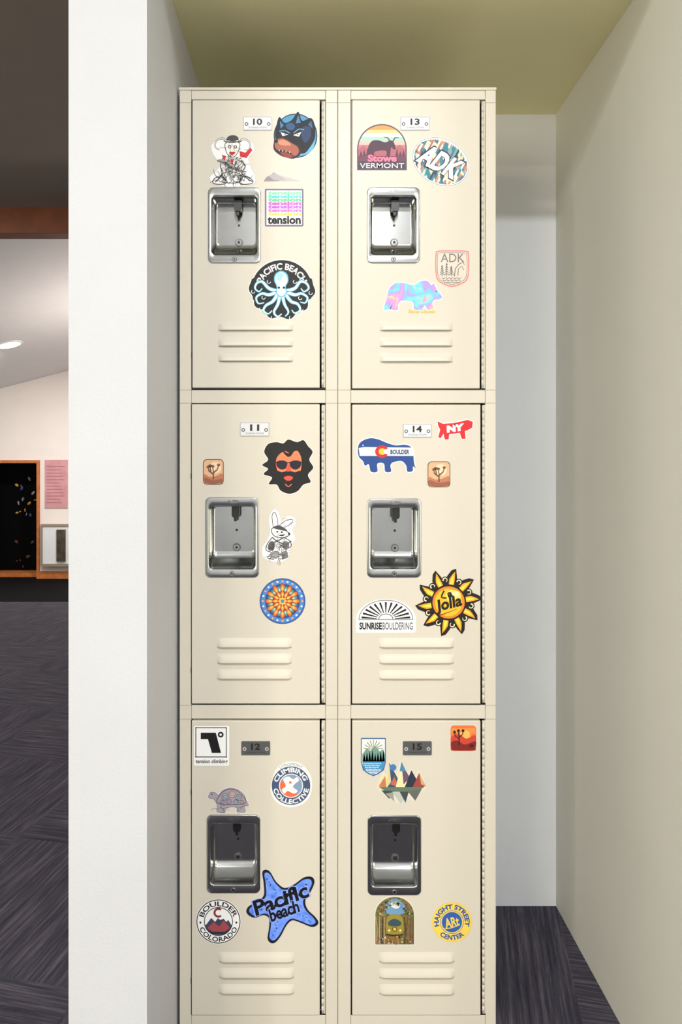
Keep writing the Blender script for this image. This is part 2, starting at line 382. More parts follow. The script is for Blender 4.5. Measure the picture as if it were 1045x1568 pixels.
class Art:
    STEP = 0.000018
    def __init__(s, name, y=YD, base=0.00025):
        s.name = name; s.v = []; s.f = []; s.mi = []; s.mats = []; s.y0 = y; s.base = base; s.l = 0
    def _m(s, c):
        m = vinyl(c) if isinstance(c, tuple) else c
        if m not in s.mats: s.mats.append(m)
        return s.mats.index(m)
    def y(s): return s.y0-s.base-s.l*s.STEP
    def poly(s, pts, c, bump=True):
        if bump: s.l += 1
        n = len(s.v); y = s.y(); s.v += [(X(p[0]), y, Z(p[1])) for p in pts]
        s.f.append(tuple(range(n, n+len(pts)))); s.mi.append(s._m(c)); return s
    def back(s, pts, c):
        s.poly(pts, c); n = len(s.v); k = len(pts)
        s.v += [(X(p[0]), s.y(), Z(p[1])) for p in pts]+[(X(p[0]), s.y0, Z(p[1])) for p in pts]
        for i in range(k):
            s.f.append((n+i, n+(i+1) % k, n+k+(i+1) % k, n+k+i)); s.mi.append(s._m(c))
        return s
    def stroke(s, pts, w, c, w1=None, closed=False, smooth=0, bump=True):
        if smooth: pts = cr(pts, closed, smooth)
        if bump: s.l += 1
        w1 = w if w1 is None else w1; N = len(pts); y = s.y(); n = len(s.v); m = s._m(c)
        for i, p in enumerate(pts):
            a = pts[(i-1) % N] if (closed or i > 0) else p; b = pts[(i+1) % N] if (closed or i < N-1) else p
            dx, dy = b[0]-a[0], b[1]-a[1]; L = math.hypot(dx, dy) or 1
            ww = (w+(w1-w)*i/max(1, N-1))/2
            nx, ny = -dy/L*ww, dx/L*ww
            s.v += [(X(p[0]+nx), y, Z(p[1]+ny)), (X(p[0]-nx), y, Z(p[1]-ny))]
        for i in range(N if closed else N-1):
            j = (i+1) % N; s.f.append((n+2*i, n+2*j, n+2*j+1, n+2*i+1)); s.mi.append(m)
        return s
    def text(s, t, u0, v0, u1, v1, c, bold=0.0, rot=0, shear=0, warp=None):
        s.l += 1; vs, fs = text_mesh(t, bold); n = len(s.v); y = s.y(); m = s._m(c)
        cx, cy = (u0+u1)/2, (v0+v1)/2; a = math.radians(rot)
        for (p, q) in vs:
            if warp: px_, py_ = warp(p, q)
            else:
                px_, py_ = u0+(u1-u0)*p, v1+(v0-v1)*q
                px_ += shear*(cy-py_)
                dx, dy = px_-cx, py_-cy
                px_, py_ = cx+dx*math.cos(a)-dy*math.sin(a), cy+dx*math.sin(a)+dy*math.cos(a)
            s.v.append((X(px_), y, Z(py_)))
        for f in fs: s.f.append(tuple(n+i for i in f)); s.mi.append(m)
        return s
    def arc(s, t, cx, cy, r0, r1, a0, a1, c, bold=0.0, flip=False):
        def w(p, q):
            a = math.radians(a0+(a1-a0)*p); r = (r1+(r0-r1)*q) if flip else (r0+(r1-r0)*q)
            return cx+r*math.cos(a), cy-r*math.sin(a)
        return s.text(t, 0, 0, 0, 0, c, bold, warp=w)
    def done(s, parent=None):
        me = bpy.data.meshes.new(s.name); me.from_pydata(s.v, [], s.f)
        me.polygons.foreach_set('material_index', s.mi); me.update()
        return add_obj(s.name, me, s.mats, parent)

W = (238, 238, 238); B = (18, 18, 20)
def plate(i, num, u0, v0, u1, v1):
    dk = i in (3, 6); P = M_plate2 if dk else M_plate  # lower plates take the copy with the floor reflection in its colour
    a = Art('number_plate_%d' % i, base=0.0014)
    a.back(rrect(u0, v0, u1, v1, 1.5), P)
    a.stroke(rrect(u0+0.6, v0+0.6, u1-0.6, v1-0.6, 1.3), 0.6, mat('plate_edge', (110, 112, 116), 0.4, metal=0.4), closed=True)
    cy = (v0+v1)/2; cu = (u0+u1)/2
    for u in (u0+5, u1-5):
        a.poly(circ(u, cy+1, 2.8, n=16), (190, 192, 194) if dk else (70, 70, 72)); a.poly(circ(u, cy+1, 1.5, n=12), P)
    a.text(num, cu-7, v0+3, cu+7, v0+13, M_ink, 0.03)
    a.text('STORAGE SYSTEMS', cu-14, v1-5.4, cu+14, v1-3.0, (90, 90, 100) if not dk else (40, 40, 44))
    a.done(LK)
for i, p in enumerate([('10', 373, 180, 417, 201), ('11', 368, 647, 413, 668), ('12', 370, 1134, 414, 1155), ('13', 613, 180, 658, 201), ('14', 617, 649, 661, 670), ('15', 617, 1134, 661, 1155)]):
    plate(i+1, *p)

def scribbles(a, cx, cy, rx, ry, n, seed, c=B, w=0.7):
    q = random.Random(seed)
    for i in range(n):
        t = q.uniform(0, 6.28); r = math.sqrt(q.random())
        x, y = cx+rx*r*math.cos(t), cy+ry*r*math.sin(t); d = q.uniform(0, 6.28); k = q.uniform(2, 5)
        p = [(x, y)]
        for j in range(3):
            d += q.uniform(-1.1, 1.1); x += k*math.cos(d); y += k*math.sin(d); p.append((x, y))
        a.stroke(p, w, c, w*0.5, smooth=3, bump=(i % 6 == 0))

# ---- wolf sticker
a = Art('wolf_sticker')
ears = [(421,206),(423,188),(430,178),(440,180),(450,176),(457,171),(464,178),(477,181),(485,192),(487,208),(484,224),(474,237),(458,244),(440,243),(425,234),(420,220)]
a.back(cr(ears), W)
a.poly(circ(453, 209, 33.5, 34), (22, 28, 44)); a.poly(circ(453, 209, 32, 32.5), (74, 148, 190))
a.poly(circ(462, 220, 20, 19), (104, 180, 212))
a.poly(cr([(422,212),(423,196),(428,180),(436,189),(447,185),(457,172),(463,186),(477,182),(483,196),(482,214),(474,228),(466,236),(456,234),(450,224),(440,214),(430,216)]), (18, 22, 34))
a.poly([(429,186),(435,193),(430,198)], (70, 120, 170)); a.poly([(457,177),(461,189),(453,190)], (70, 120, 170)); a.poly([(477,186),(472,192),(479,198)], (60, 100, 150))
a.poly(cr([(438,192),(446,189),(452,194),(449,200),(441,199)]), (44, 84, 130)); a.poly(cr([(464,196),(475,196),(476,210),(468,220),(462,210)]), (40, 62, 100))
a.stroke([(428,202),(436,201),(444,205)], 1.6, (90,150,190), smooth=3); a.stroke([(450,205),(458,199),(466,200)], 1.6, (90,150,190), smooth=3)
a.poly([(430,203.5),(442,207.5),(433,209.5)], W); a.poly([(449,208),(462,203),(458,210.5)], W); a.poly(circ(437,207,1), B); a.poly(circ(456,207,1.1), B)
a.poly(cr([(419,224),(422,215),(430,211),(438,213),(446,218),(456,222),(462,229),(460,238),(450,244),(438,242),(430,239),(421,232)]), (44, 28, 28))
a.poly(cr([(421,222),(425,215),(432,213),(440,216),(448,221),(456,226),(458,234),(452,240),(444,234),(434,231),(424,230)]), (168, 96, 80))
a.poly(cr([(426,218),(433,215),(441,218),(446,223),(438,224),(430,223)]), (204, 140, 114))
a.poly(cr([(430,234),(440,235),(450,240),(444,243),(434,240)]), (140, 60, 54))
for k in range(4): a.poly([(427+k*5.2,230.4+k*0.9),(429+k*5.2,230.8+k*0.9),(428+k*5.2,233.2+k*0.8)], W, k == 0)
a.poly(circ(423, 217.5, 3.2, 2.6), B)
a.done()

# ---- goat musician sticker
a = Art('goat_character_sticker')
o = cr([(326,236),(324,224),(332,216),(344,214),(352,209),(362,209),(370,215),(380,216),(389,222),(389,234),(381,243),(384,256),(390,268),(391,281),(378,285),(352,287),(328,283),(322,272),(332,262),(338,252),(331,244)])
a.back(o, W); a.stroke(o, 0.6, (190, 190, 190), closed=True)
a.poly(cr([(340,244),(356,240),(374,246),(376,262),(366,272),(346,272),(338,262)]), (214,214,212))
a.poly(cr([(345,222),(352,214),(362,214),(368,222),(364,236),(356,242),(348,236)]), (232, 232, 228))
for p in ([(349,219),(341,213),(332,217),(330,226),(337,231)], [(365,219),(375,214),(383,221),(381,230),(374,230)]):
    a.stroke(p, 3.6, B, 1.0, smooth=5); a.stroke(p, 2.0, (226,224,216), 0.3, smooth=5)
a.poly(cr([(347,215),(352,209),(362,209),(366,215),(356,217)]), (60,60,64)); a.stroke([(343,217),(356,219.5),(370,217)], 1.2, B, smooth=3)
a.stroke([(345,222),(352,218),(362,218),(368,222),(364,236),(356,242),(348,236)], 1, B, closed=True, smooth=4)
a.poly(circ(352, 226, 2.4), B); a.poly(circ(361, 226, 2.4), B); a.poly(circ(352, 226, 1.2), W); a.poly(circ(361, 226, 1.2), W)
a.poly(cr([(352,234),(361,234),(358,238),(354,238)]), (190, 30, 40))
a.poly([(367,232),(376,235),(384,227),(387,231),(378,243),(368,241)], (196, 28, 40)); a.poly([(340,238),(347,240),(344,248)], (196, 28, 40)); a.poly([(353,245),(359,245),(356,254)], (186, 28, 40))
a.stroke([(342,243),(338,256),(342,266),(334,276),(330,280)], 1.3, B, smooth=4)
a.stroke([(370,246),(376,256),(371,266),(380,275),(387,279)], 1.3, B, smooth=4)
a.poly(cr([(333,247),(340,245),(350,250),(362,258),(374,262),(372,265),(358,261),(344,254)]), (150,148,142)); a.stroke([(333,247),(348,252),(360,260),(378,264)], 0.8, B, smooth=4)
a.stroke([(340,268),(352,264),(364,266),(372,272),(366,280),(350,281),(336,278)], 0.9, B, closed=True, smooth=4)
a.stroke([(326,279),(333,272),(344,274),(346,282),(332,283)], 1.2, (40,40,42), closed=True, smooth=4); a.stroke([(368,276),(376,271),(387,277),(386,282),(370,283)], 1.2, (40,40,42), closed=True, smooth=4)
scribbles(a, 357, 254, 15, 14, 56, 3, w=0.7); scribbles(a, 357, 275, 27, 6, 46, 4, w=0.8); scribbles(a, 357, 226, 10, 8, 6, 5, w=0.4)
a.done()

# ---- torn sticker remnant
a = Art('torn_sticker')
a.back([(404,279),(408,272),(416,268),(419,264),(431,270),(444,273),(460,278),(430,278.5)], (196, 190, 190))
a.poly([(404,278.6),(408,272.5),(416,268.5),(419,265),(424,268),(428,278)], (150, 142, 150)); a.poly([(412,271),(419,266),(431,271),(440,277.5),(420,277)], (180, 174, 180))
a.done()

# ---- repeated-word square sticker
a = Art('repeated_word_sticker')
a.back(rrect(406,290,465,347.5,2), (112, 106, 132)); a.poly(rect(408.3,292.3,462.8,345.2), (234, 232, 238))
for k, c in enumerate([(140,220,180),(96,206,206),(96,216,150),(232,96,190),(186,104,228),(232,120,212),(232,210,90)]):
    a.text('tension', 410.5, 293.4+k*5.3, 461.5, 299.2+k*5.3, c, 0.05)
a.text('tension', 410, 331.5, 461, 344, B, 0.04)
a.done()

# ---- octopus sticker
a = Art('octopus_sticker')
def blob(d=0):
    o = []
    for i in range(110):
        t = 2*math.pi*i/110; low = max(0, math.sin(t)+0.35)
        r = 43+2.6*math.sin(10*t+1)*min(1, low*2)+(2.5 if abs(math.cos(t)) > 0.93 else 0)+d
        o.append((432+r*1.04*math.cos(t), 443.5+r*math.sin(t)))
    return o
a.back(blob(3), (222, 228, 228)); a.poly(blob(1.6), B)
oc = (206, 240, 244); oc2 = (92, 180, 212)
a.arc('PACIFIC BEACH', 432, 445, 31.5, 41.5, 160, 20, W, 0.03)
tent = [
 [(424,446),(412,442),(402,432),(394,434),(391,442),(397,447),(402,442)],
 [(424,448),(412,452),(402,450),(393,456),(396,465),(405,464)],
 [(426,450),(418,462),(408,468),(404,476),(411,481),(417,476)],
 [(429,452),(426,466),(420,478),(425,485),(432,481)],
 [(433,452),(436,466),(442,478),(437,485)],
 [(437,450),(446,462),(456,466),(460,475),(452,480),(447,475)],
 [(440,448),(452,452),(462,450),(471,456),(468,464),(460,463)],
 [(439,446),(452,442),(460,432),(469,434),(473,442),(466,447),(461,442)]]
for t in tent: a.stroke(t, 6.4, oc2, 1.8, smooth=6, bump=False)
a.l += 1
for t in tent: a.stroke(t, 4.4, oc, 0.8, smooth=6, bump=False)
a.poly(cr([(420,430),(422,420),(431,415),(440,420),(442,431),(438,440),(440,450),(431,456),(423,450),(424,440)]), oc2)
a.poly(cr([(421.5,430),(423.5,421.5),(431,417),(438.5,421.5),(440.5,431),(436.5,440),(438,449),(431,454),(424.5,449),(425.5,440)]), oc)
a.poly(cr([(424,428),(427,420),(434,420),(430,430)]), (150,216,236))
a.poly(circ(427.5,441,1.8), B); a.poly(circ(435,441,1.8), B)
for t in [(400,474),(462,474),(388,447),(476,449),(418,487),(446,487),(452,432),(412,432),(404,456),(460,457)]: a.stroke(circ(t[0],t[1],2.6,n=12)[:9], 0.9, W, bump=False)
a.done()

# ---- arched moose sticker
a = Art('moose_arch_sticker')
def archpts(cx, cy, r, vb, n=30, ry=None):
    ry = ry or r
    return [(cx+r*math.cos(math.pi*i/n), cy-ry*math.sin(math.pi*i/n)) for i in range(n+1)]+[(cx-r, vb), (cx+r, vb)]
def clipband(a, cx, cy, r, v0, v1, c, ry=None):
    ry = ry or r
    def hw(v):
        if v >= cy: return r
        q = (cy-v)/ry; return r*math.sqrt(max(0, 1-q*q))
    L = [(cx-hw(v0+(v1-v0)*i/8), v0+(v1-v0)*i/8) for i in range(9)]
    a.poly(L+[(2*cx-p[0], p[1]) for p in L[::-1]], c)
a.back(archpts(585, 229, 38, 261.5), (96, 84, 100))
for v0, v1, c in [(193,200,(238,158,96)),(200,205,(244,206,150)),(205,211,(240,236,220)),(211,217,(168,214,202)),(217,223,(240,190,180)),(223,238,(206,120,132)),(238,248,(112,74,92)),(248,259.5,(78,66,84))]:
    clipband(a, 585, 229, 36, v0, v1, c)
a.poly([(549,230),(556,224),(563,229),(570,223),(577,228),(590,222),(604,229),(612,223),(621,230),(621,240),(549,240)], (176, 104, 116))
for k in range(14):
    x = 550.5+k*5; h = 8+4*((k*7) % 3)/2
    if not 563 < x < 603: a.poly([(x,240),(x+2.4,240-h),(x+4.8,240)], (96, 60, 76), k == 0)
a.poly(cr([(564,240),(564,226),(570,217),(580,216),(590,219),(598,216),(603,219),(606,228),(603,230),(599,227),(597,240),(592,240),(591,232),(575,233),(572,240)]), (84, 60, 78))
a.stroke([(598,219),(594,212),(588,211)], 2.2, (84,60,78), 0.8); a.stroke([(601,219),(605,212),(611,212)], 2.2, (84,60,78), 0.8)
a.text('Stowe', 562, 237, 609, 249.5, (110, 40, 66), 0.09); a.text('Stowe', 563, 237.8, 608, 248.8, (246, 130, 160), 0.05)
a.text('VERMONT', 551, 250.8, 619, 258.5, (226, 222, 222), 0.01)
a.done()

# ---- striped oval sticker
a = Art('striped_oval_sticker')
ang = 27
a.back(circ(675,248.5,46,35.5,n=56,rot=ang), (232, 234, 232)); a.stroke(circ(675,248.5,45,34.5,n=56,rot=ang), 0.7, (120, 130, 140), closed=True)
q = random.Random(2); ca, sa = math.cos(math.radians(ang)), math.sin(math.radians(ang))
pal = [(60,130,150),(214,140,104),(50,70,96),(230,214,180),(120,170,176),(176,120,104),(232,232,226),(90,110,130),(224,222,210)]
def E(x, y): return (675+x*ca-y*sa, 248.5+x*sa+y*ca)
x = -42.5
while x < 42.4:
    x2 = min(x+3.2, 42.5)
    def hy(t): return 32.5*math.sqrt(max(0, 1-(t/43)**2))
    h1, h2 = hy(x), hy(x2); n = 7; off = q.random()
    cuts = [0]+[(j+off)/n for j in range(n)]+[1]
    for j in range(len(cuts)-1):
        a.poly([E(x, -h1+2*h1*cuts[j]), E(x2, -h2+2*h2*min(1, cuts[j]+0.05)), E(x2, -h2+2*h2*min(1, cuts[j+1]+0.05)), E(x, -h1+2*h1*cuts[j+1])], q.choice(pal), False)
    x = x2
a.text('ADK', 640, 231, 710, 267, (36, 50, 66), 0.07, rot=ang, shear=0.2)
a.text('ADK', 642.5, 233, 707.5, 265, (240, 242, 240), 0.04, rot=ang, shear=0.2)
a.done()

# ---- pine badge sticker
a = Art('pine_badge_sticker')
bd = cr([(667,389),(671,384.5),(692,384),(714,384.5),(718,389),(718.5,412),(716,428),(708,435),(692,440),(677,435),(669,428),(666.5,412)])
a.back(bd, (228, 128, 124)); a.poly(shrink(bd, 0.93, 692.5, 411.5), (214, 204, 192)); a.stroke(shrink(bd, 0.87, 692.5, 411.5), 0.8, (120, 110, 112), closed=True)
a.text('ADK', 675, 389, 711, 402, (110, 104, 104), 0.0)
for tx, tv, h in ((677,424,17),(684,424,21),(691,424,15)):
    a.stroke([(tx,tv),(tx,tv-h)], 0.9, (80,76,78))
    for j in range(5): a.stroke([(tx-3.6+j*0.6,tv-2-j*h/5.5),(tx,tv-5-j*h/5.5),(tx+3.6-j*0.6,tv-2-j*h/5.5)], 0.9, (80,76,78), bump=False)
a.stroke([(696,424),(697,412),(703,405),(709,402),(711,406)], 1, (80,76,78)); a.stroke([(701,423),(702,412),(707,408),(710,414)], 0.9, (80,76,78))
for j in range(3): a.stroke([(676+j*2+k*3, 426.5+j*3.2+(0.9 if k % 2 else -0.6)) for k in range(11-j)], 0.8, (80,76,78), smooth=3)
a.done()

# ---- pastel bear sticker
a = Art('pastel_bear_sticker')
bear = cr([(588,474),(592,458),(596,443),(606,434),(620,434),(633,437),(645,431),(655,431),(660,437),(664,435),(667,440),(671,447),(677,455),(673,459),(665,460),(662,466),(665,473),(655,475),(651,468),(645,475),(634,474),(632,463),(615,461),(610,467),(609,475),(599,474),(601,466),(596,474)])
PAST = ramp_mat('pastel_tie_dye', [(236,218,110),(238,150,196),(172,142,230),(110,196,232),(130,222,200),(234,136,202)], 30, 0.45, 1.0)
a.back(bear, (234, 234, 226)); a.stroke(bear, 3, (234,234,228), closed=True); a.poly(bear, PAST)
a.stroke([(648,440),(652,450),(648,462)], 1, (190,140,210), smooth=4); a.stroke([(610,446),(606,458),(602,466)], 1, (220,150,200), smooth=4)
a.poly(circ(668,447,1), (90,80,120))
a.text('Boulder Colorado', 626, 474, 666, 480, (206, 190, 60), 0.02)
a.done()

# ---- desert tree square stickers
def tree_sq(u0, v0, u1, v1):
    a = Art('desert_tree_sticker'); a.back(rrect(u0, v0, u1, v1, 6), (70, 44, 36)); a.poly(rrect(u0+1, v0+1, u1-1, v1-1, 5.5), (218, 172, 134))
    cu = (u0+u1)/2; a.poly(circ(cu+3, v0+13, 9), (232, 204, 170))
    a.poly(cr([(u0+2,v1-16),(cu-6,v1-12),(cu+4,v1-13),(u1-2,v1-17),(u1-2,v1-6),(u1-5,v1-2),(u0+5,v1-2),(u0+2,v1-6)]), (186, 118, 88))
    a.poly(cr([(u0+2,v1-11),(cu,v1-7),(u1-2,v1-9),(u1-5,v1-2),(u0+5,v1-2)]), (150, 90, 70))
    for p in ([(cu,v1-8),(cu,v1-20),(cu-1,v1-27)], [(cu,v1-16),(cu-7,v1-21),(cu-8,v1-26)], [(cu,v1-18),(cu+6,v1-23),(cu+8,v1-29)], [(cu-4,v1-19),(cu-5,v1-28)]): a.stroke(p, 2.2, (98, 62, 52), 1.2)
    for p in ((cu-1,v1-28),(cu-8,v1-27),(cu+8,v1-30),(cu-5,v1-29)): a.poly(circ(p[0],p[1],2.6,2.2,n=10), (116, 76, 58), False)
    a.done()
tree_sq(311.5, 703, 343, 742); tree_sq(655, 706.5, 689.5, 746)

# ---- bearded man sticker
a = Art('bearded_man_sticker')
hair = cr([(402,712),(411,704),(405,692),(411,680),(424,677),(434,679),(442,673),(455,677),(465,674),(472,683),(479,692),(474,704),(480,716),(472,727),(476,738),(465,742),(456,752),(443,756),(430,751),(424,742),(412,741),(417,731),(404,726),(411,718)])
a.back(hair, B); a.stroke(hair, 2.4, (230,226,214), closed=True); a.poly(hair, (20, 18, 20))
a.poly(cr([(423,706),(427,697),(436,691),(446,694),(455,690),(461,699),(462,710),(460,722),(452,727),(442,729),(431,727),(425,720)]), (236, 126, 86))
a.poly(cr([(431,688),(442,694),(451,687),(447,697),(440,699)]), (20, 18, 20))
a.poly(cr([(424,707),(433,705),(440,708),(439,716),(432,719),(425,715)]), (28, 24, 40)); a.poly(cr([(444,708),(452,705),(461,707),(460,715),(453,719),(446,716)]), (28, 24, 40))
a.stroke([(423,708),(442,708.5),(462,708)], 1.4, (28,24,40))
a.poly(cr([(425,721),(432,723),(442,720.5),(452,723),(460,721),(458,734),(452,742),(442,746),(432,742),(427,733)]), (20, 18, 20))
a.poly(cr([(440,712),(444,712),(446,720),(442,722),(438,720)]), (208, 84, 66))
a.poly(cr([(435,731),(442,728.5),(449,731),(446,735),(442,736),(438,735)]), (222, 80, 70))
a.stroke([(437,741),(442,745),(447,741)], 1.2, (236,126,86), smooth=3)
a.done()

# ---- rabbit sketch sticker
a = Art('rabbit_sketch_sticker')
o = cr([(403,852),(402,838),(410,826),(414,812),(412,795),(417,782),(424,780),(429,790),(432,799),(440,790),(450,792),(454,800),(448,812),(453,824),(446,836),(442,853),(430,860),(412,858)])
a.back(o, W); a.stroke(o, 0.6, (196,196,196), closed=True)
for p in ([(419,808),(417,790),(421,784),(425,794),(426,806)], [(427,806),(436,798),(448,795),(446,802),(434,808)]): a.stroke(p, 1.0, (60,60,62), smooth=4)
a.stroke([(416,811),(424,805),(432,807),(438,812),(444,818),(438,822),(430,823),(420,820)], 1.2, B, closed=True, smooth=4)
a.poly(cr([(419,808),(427,804),(437,809),(440,813),(428,811)]), (70,70,72))
a.poly(circ(425,814,1.4), B); a.poly(circ(432,814.5,1.4), B); a.poly(cr([(427,819),(437,818),(432,821)]), B); a.poly(circ(443,817,1.8), B)
a.stroke([(418,822),(410,832),(408,842),(416,846),(410,854),(420,856)], 1.2, B, smooth=4); a.stroke([(434,822),(444,828),(446,836),(438,842),(441,852),(432,856)], 1.2, B, smooth=4)
a.stroke([(412,834),(424,829),(436,833),(447,828)], 1.4, B, smooth=4); a.stroke([(418,823),(425,828),(434,823)], 1.6, (60,60,60), smooth=3)
a.poly(cr([(416,828),(421,832),(419,842),(412,842),(411,834)]), (90,90,92)); a.poly(cr([(436,828),(443,831),(442,839),(436,841),(433,834)]), (110,110,112))
a.poly(cr([(416,846),(424,843),(430,848),(424,855),(415,853)]), (150,150,150)); a.poly(cr([(432,845),(440,844),(440,852),(433,855)]), (120,120,120))
scribbles(a, 427, 836, 13, 12, 34, 11, w=0.6); scribbles(a, 425, 852, 12, 3, 12, 13, w=0.7); scribbles(a, 440, 800, 5, 3, 4, 12, w=0.5)
a.done()

# ---- mandala sticker
a = Art('mandala_sticker'); c0 = (433, 920)
a.back(circ(*c0,35), (40, 60, 130)); a.poly(circ(*c0,33.8), (70, 130, 200)); a.stroke(circ(*c0,33), 0.7, (40,60,130), closed=True)
for k in range(24):
    t = 2*math.pi*k/24; a.poly(circ(c0[0]+30.2*math.cos(t), c0[1]+30.2*math.sin(t), 1.7, n=8), (200, 216, 230) if k % 2 else (216,160,110), k == 0)
def petals(n, r0, r1, w, c, off=0.0):
    a.l += 1
    for k in range(n):
        t = 2*math.pi*(k+off)/n; ct, st = math.cos(t), math.sin(t)
        P = lambda r, s: (c0[0]+r*ct-s*st, c0[1]+r*st+s*ct)
        a.poly([P(r0,0),P((r0+r1)/2,-w*0.65),P(r1-2,-w*0.45),P(r1,0),P(r1-2,w*0.45),P((r0+r1)/2,w*0.65)], c, False)
a.poly(circ(*c0,26.5), (34, 70, 120))
petals(12,12,27.5,6.6,(150,60,44)); petals(12,13,26,5,(222,110,44)); petals(12,15,23,2.8,(240,180,90))
petals(12,12,24,4.2,(70,130,140),0.5); petals(12,13,21,2.0,(190,200,160),0.5)
a.poly(circ(*c0,15.5), (150,60,36)); petals(12,5,15.5,3.6,(230,140,54)); petals(12,6,13,1.8,(240,196,110)); a.poly(circ(*c0,7.6), (170,70,44)); petals(8,1,7.4,2.8,(236,176,84)); a.poly(circ(*c0,2.6), (60, 130, 150)); a.done()

# ---- square logo sticker
a = Art('square_logo_sticker')
a.back(rrect(297.5,1111,351.5,1171.5,2), W); a.stroke(rect(300.5,1113.5,347,1158), 1.8, B, closed=True)
for p in ((300.5,1113.5),(347,1113.5),(347,1158),(300.5,1158)): a.poly(rect(p[0]-0.9,p[1]-0.9,p[0]+0.9,p[1]+0.9), B, False)
a.poly([(308,1121),(331,1121),(339,1152),(325,1152),(319,1131),(308,1131)], B); a.poly(circ(338.5,1124,4.4), B); a.poly(circ(338.5,1124,1.9), W)
a.text('tension climbing', 300, 1161.5, 349, 1169.5, B, 0.02); a.done()

# ---- climbing round sticker
a = Art('climbing_club_sticker'); c = (446, 1202)
a.back(cr([(418,1190),(424,1176),(434,1168),(446,1165.5),(460,1168),(470,1177),(477,1190),(478,1206),(473,1221),(462,1231),(446,1235),(430,1231),(419,1221),(414.5,1206)]), (230, 230, 228))
a.arc('LONGMONT', 446, 1202, 30.5, 35, 122, 58, (110,116,130), 0.0)
a.poly(circ(*c,29.5), (66, 84, 112)); a.poly(circ(*c,18.5), (214, 220, 226))
a.poly([(c[0]+17*math.cos(t/10), c[1]+17*math.sin(t/10)) for t in range(5, 40)], (220, 104, 66)); a.poly([(c[0]+17*math.cos(t/10), c[1]+17*math.sin(t/10)) for t in range(-26, 10)], (130, 150, 180))
a.poly(cr([(434,1192),(442,1188),(449,1192),(455,1189),(458,1194),(452,1199),(449,1204),(456,1210),(450,1214),(441,1210),(436,1214),(432,1208),(438,1202)]), (238,234,228)); a.poly(circ(445,1197,2), (220,104,66))
a.arc('CLIMBING', 446, 1202, 20.5, 28, 165, 20, (236,236,236), 0.03); a.arc('COLLECTIVE', 446, 1202, 20.5, 28, 190, 350, (236,236,236), 0.03, flip=True)
a.done()

# ---- tortoise sticker
a = Art('tortoise_sticker')
o = cr([(320,1218),(323,1212),(331,1213),(335,1217),(341,1210),(352,1206),(364,1208),(374,1216),(378,1226),(381,1232),(375,1233),(376,1242),(364,1242),(362,1235),(346,1236),(345,1243),(333,1242),(333,1232),(328,1223),(321,1221)])
a.back(o, (206,200,206)); a.stroke(o, 2.4, (222,220,222), closed=True); a.poly(o, (160,152,162)); a.stroke(o, 0.7, (90,80,96), closed=True)
sh = cr([(333,1228),(338,1215),(348,1208),(360,1208),(371,1216),(377,1228),(356,1231)]); a.poly(sh, (160,146,158)); a.stroke(sh, 1, (84,74,90), closed=True)
for cx, cy, r in ((345,1219,5.5),(356,1215,5.5),(366,1220,5),(351,1226,4.5),(362,1227,4.2),(341,1227,3.5),(371,1227,3)):
    a.poly(circ(cx,cy,r,n=6), R.choice([(150,158,168),(186,166,160),(160,148,172),(186,182,170)]), False); a.stroke(circ(cx,cy,r,n=6), 0.7, (80,72,90), closed=True, bump=False); a.stroke(circ(cx,cy,r*0.5,n=6), 0.5, (80,72,90), closed=True, bump=False)
a.l += 1
scribbles(a, 340, 1237, 4, 3, 6, 5, (80,72,90), 0.5); scribbles(a, 369, 1237, 4, 3, 6, 6, (80,72,90), 0.5); a.poly(circ(325,1215,0.9), B)
a.done()

# ---- mountain round sticker
a = Art('mountain_round_sticker'); c = (335, 1409.5)
a.back(circ(*c,34.5), (236,236,236)); a.stroke(circ(*c,33), 1.4, B, closed=True); a.stroke(circ(*c,21.5), 1.2, B, closed=True)
a.poly([(c[0]+20.6*math.cos(math.pi*i/30), c[1]+5+15.6*math.sin(math.pi*i/30)) for i in range(31)], (40, 46, 66))
a.poly([(315,1416),(324,1404),(330,1410),(338,1399),(347,1410),(350,1407),(355,1415),(350,1423),(320,1423)], (60, 66, 90)); a.poly([(318,1419),(328,1410),(336,1417),(343,1408),(353,1419),(345,1425),(325,1425)], (158, 70, 76))
a.poly([(338,1399),(343,1405),(338,1407),(334,1404)], W)
a.stroke([(335+6*math.cos(math.radians(t)),1396-6*math.sin(math.radians(t))) for t in range(50,311,20)], 3.2, (130,44,56))
a.arc('BOULDER', *c, 23.5, 31, 164, 16, B, 0.02); a.arc('COLORADO', *c, 23.5, 31, 199, 341, B, 0.02, flip=True)
for u in (307.5, 362.5): a.poly(circ(u,1411,1.6,n=8), B)
a.done()

# ---- starfish sticker
a = Art('starfish_sticker')
st = cr([(404,1334),(412,1334),(422,1350),(436,1360),(452,1354),(466,1344),(477,1343),(480,1350),(474,1364),(466,1378),(470,1392),(482,1404),(486,1412),(478,1416),(462,1410),(448,1406),(438,1414),(428,1432),(419,1441),(412,1436),(414,1420),(414,1404),(404,1398),(390,1402),(380,1396),(382,1388),(396,1380),(406,1370),(406,1352)])
a.back(st, (28,34,60)); a.stroke(st, 3.6, (20,22,40), closed=True)
a.poly(shrink(st,0.95,434,1386), ramp_mat('starfish_blue', [(70,110,214),(96,140,240),(120,156,246),(84,122,226)], 60, 0.45))
q = random.Random(5)
for tip in ((407,1340),(474,1348),(480,1410),(418,1434),(386,1392)):
    for k in range(9):
        t = 0.08+k*0.085; a.poly(circ(tip[0]+(434-tip[0])*t+q.uniform(-2,2), tip[1]+(1386-tip[1])*t+q.uniform(-2,2), 0.9, n=7), (66,84,184), False)
a.text('Pacific', 385, 1362, 476, 1388, (140,166,246), 0.07, rot=-20, shear=0.1); a.text('Pacific', 387, 1363, 474, 1387, (14,14,24), 0.03, rot=-20, shear=0.1)
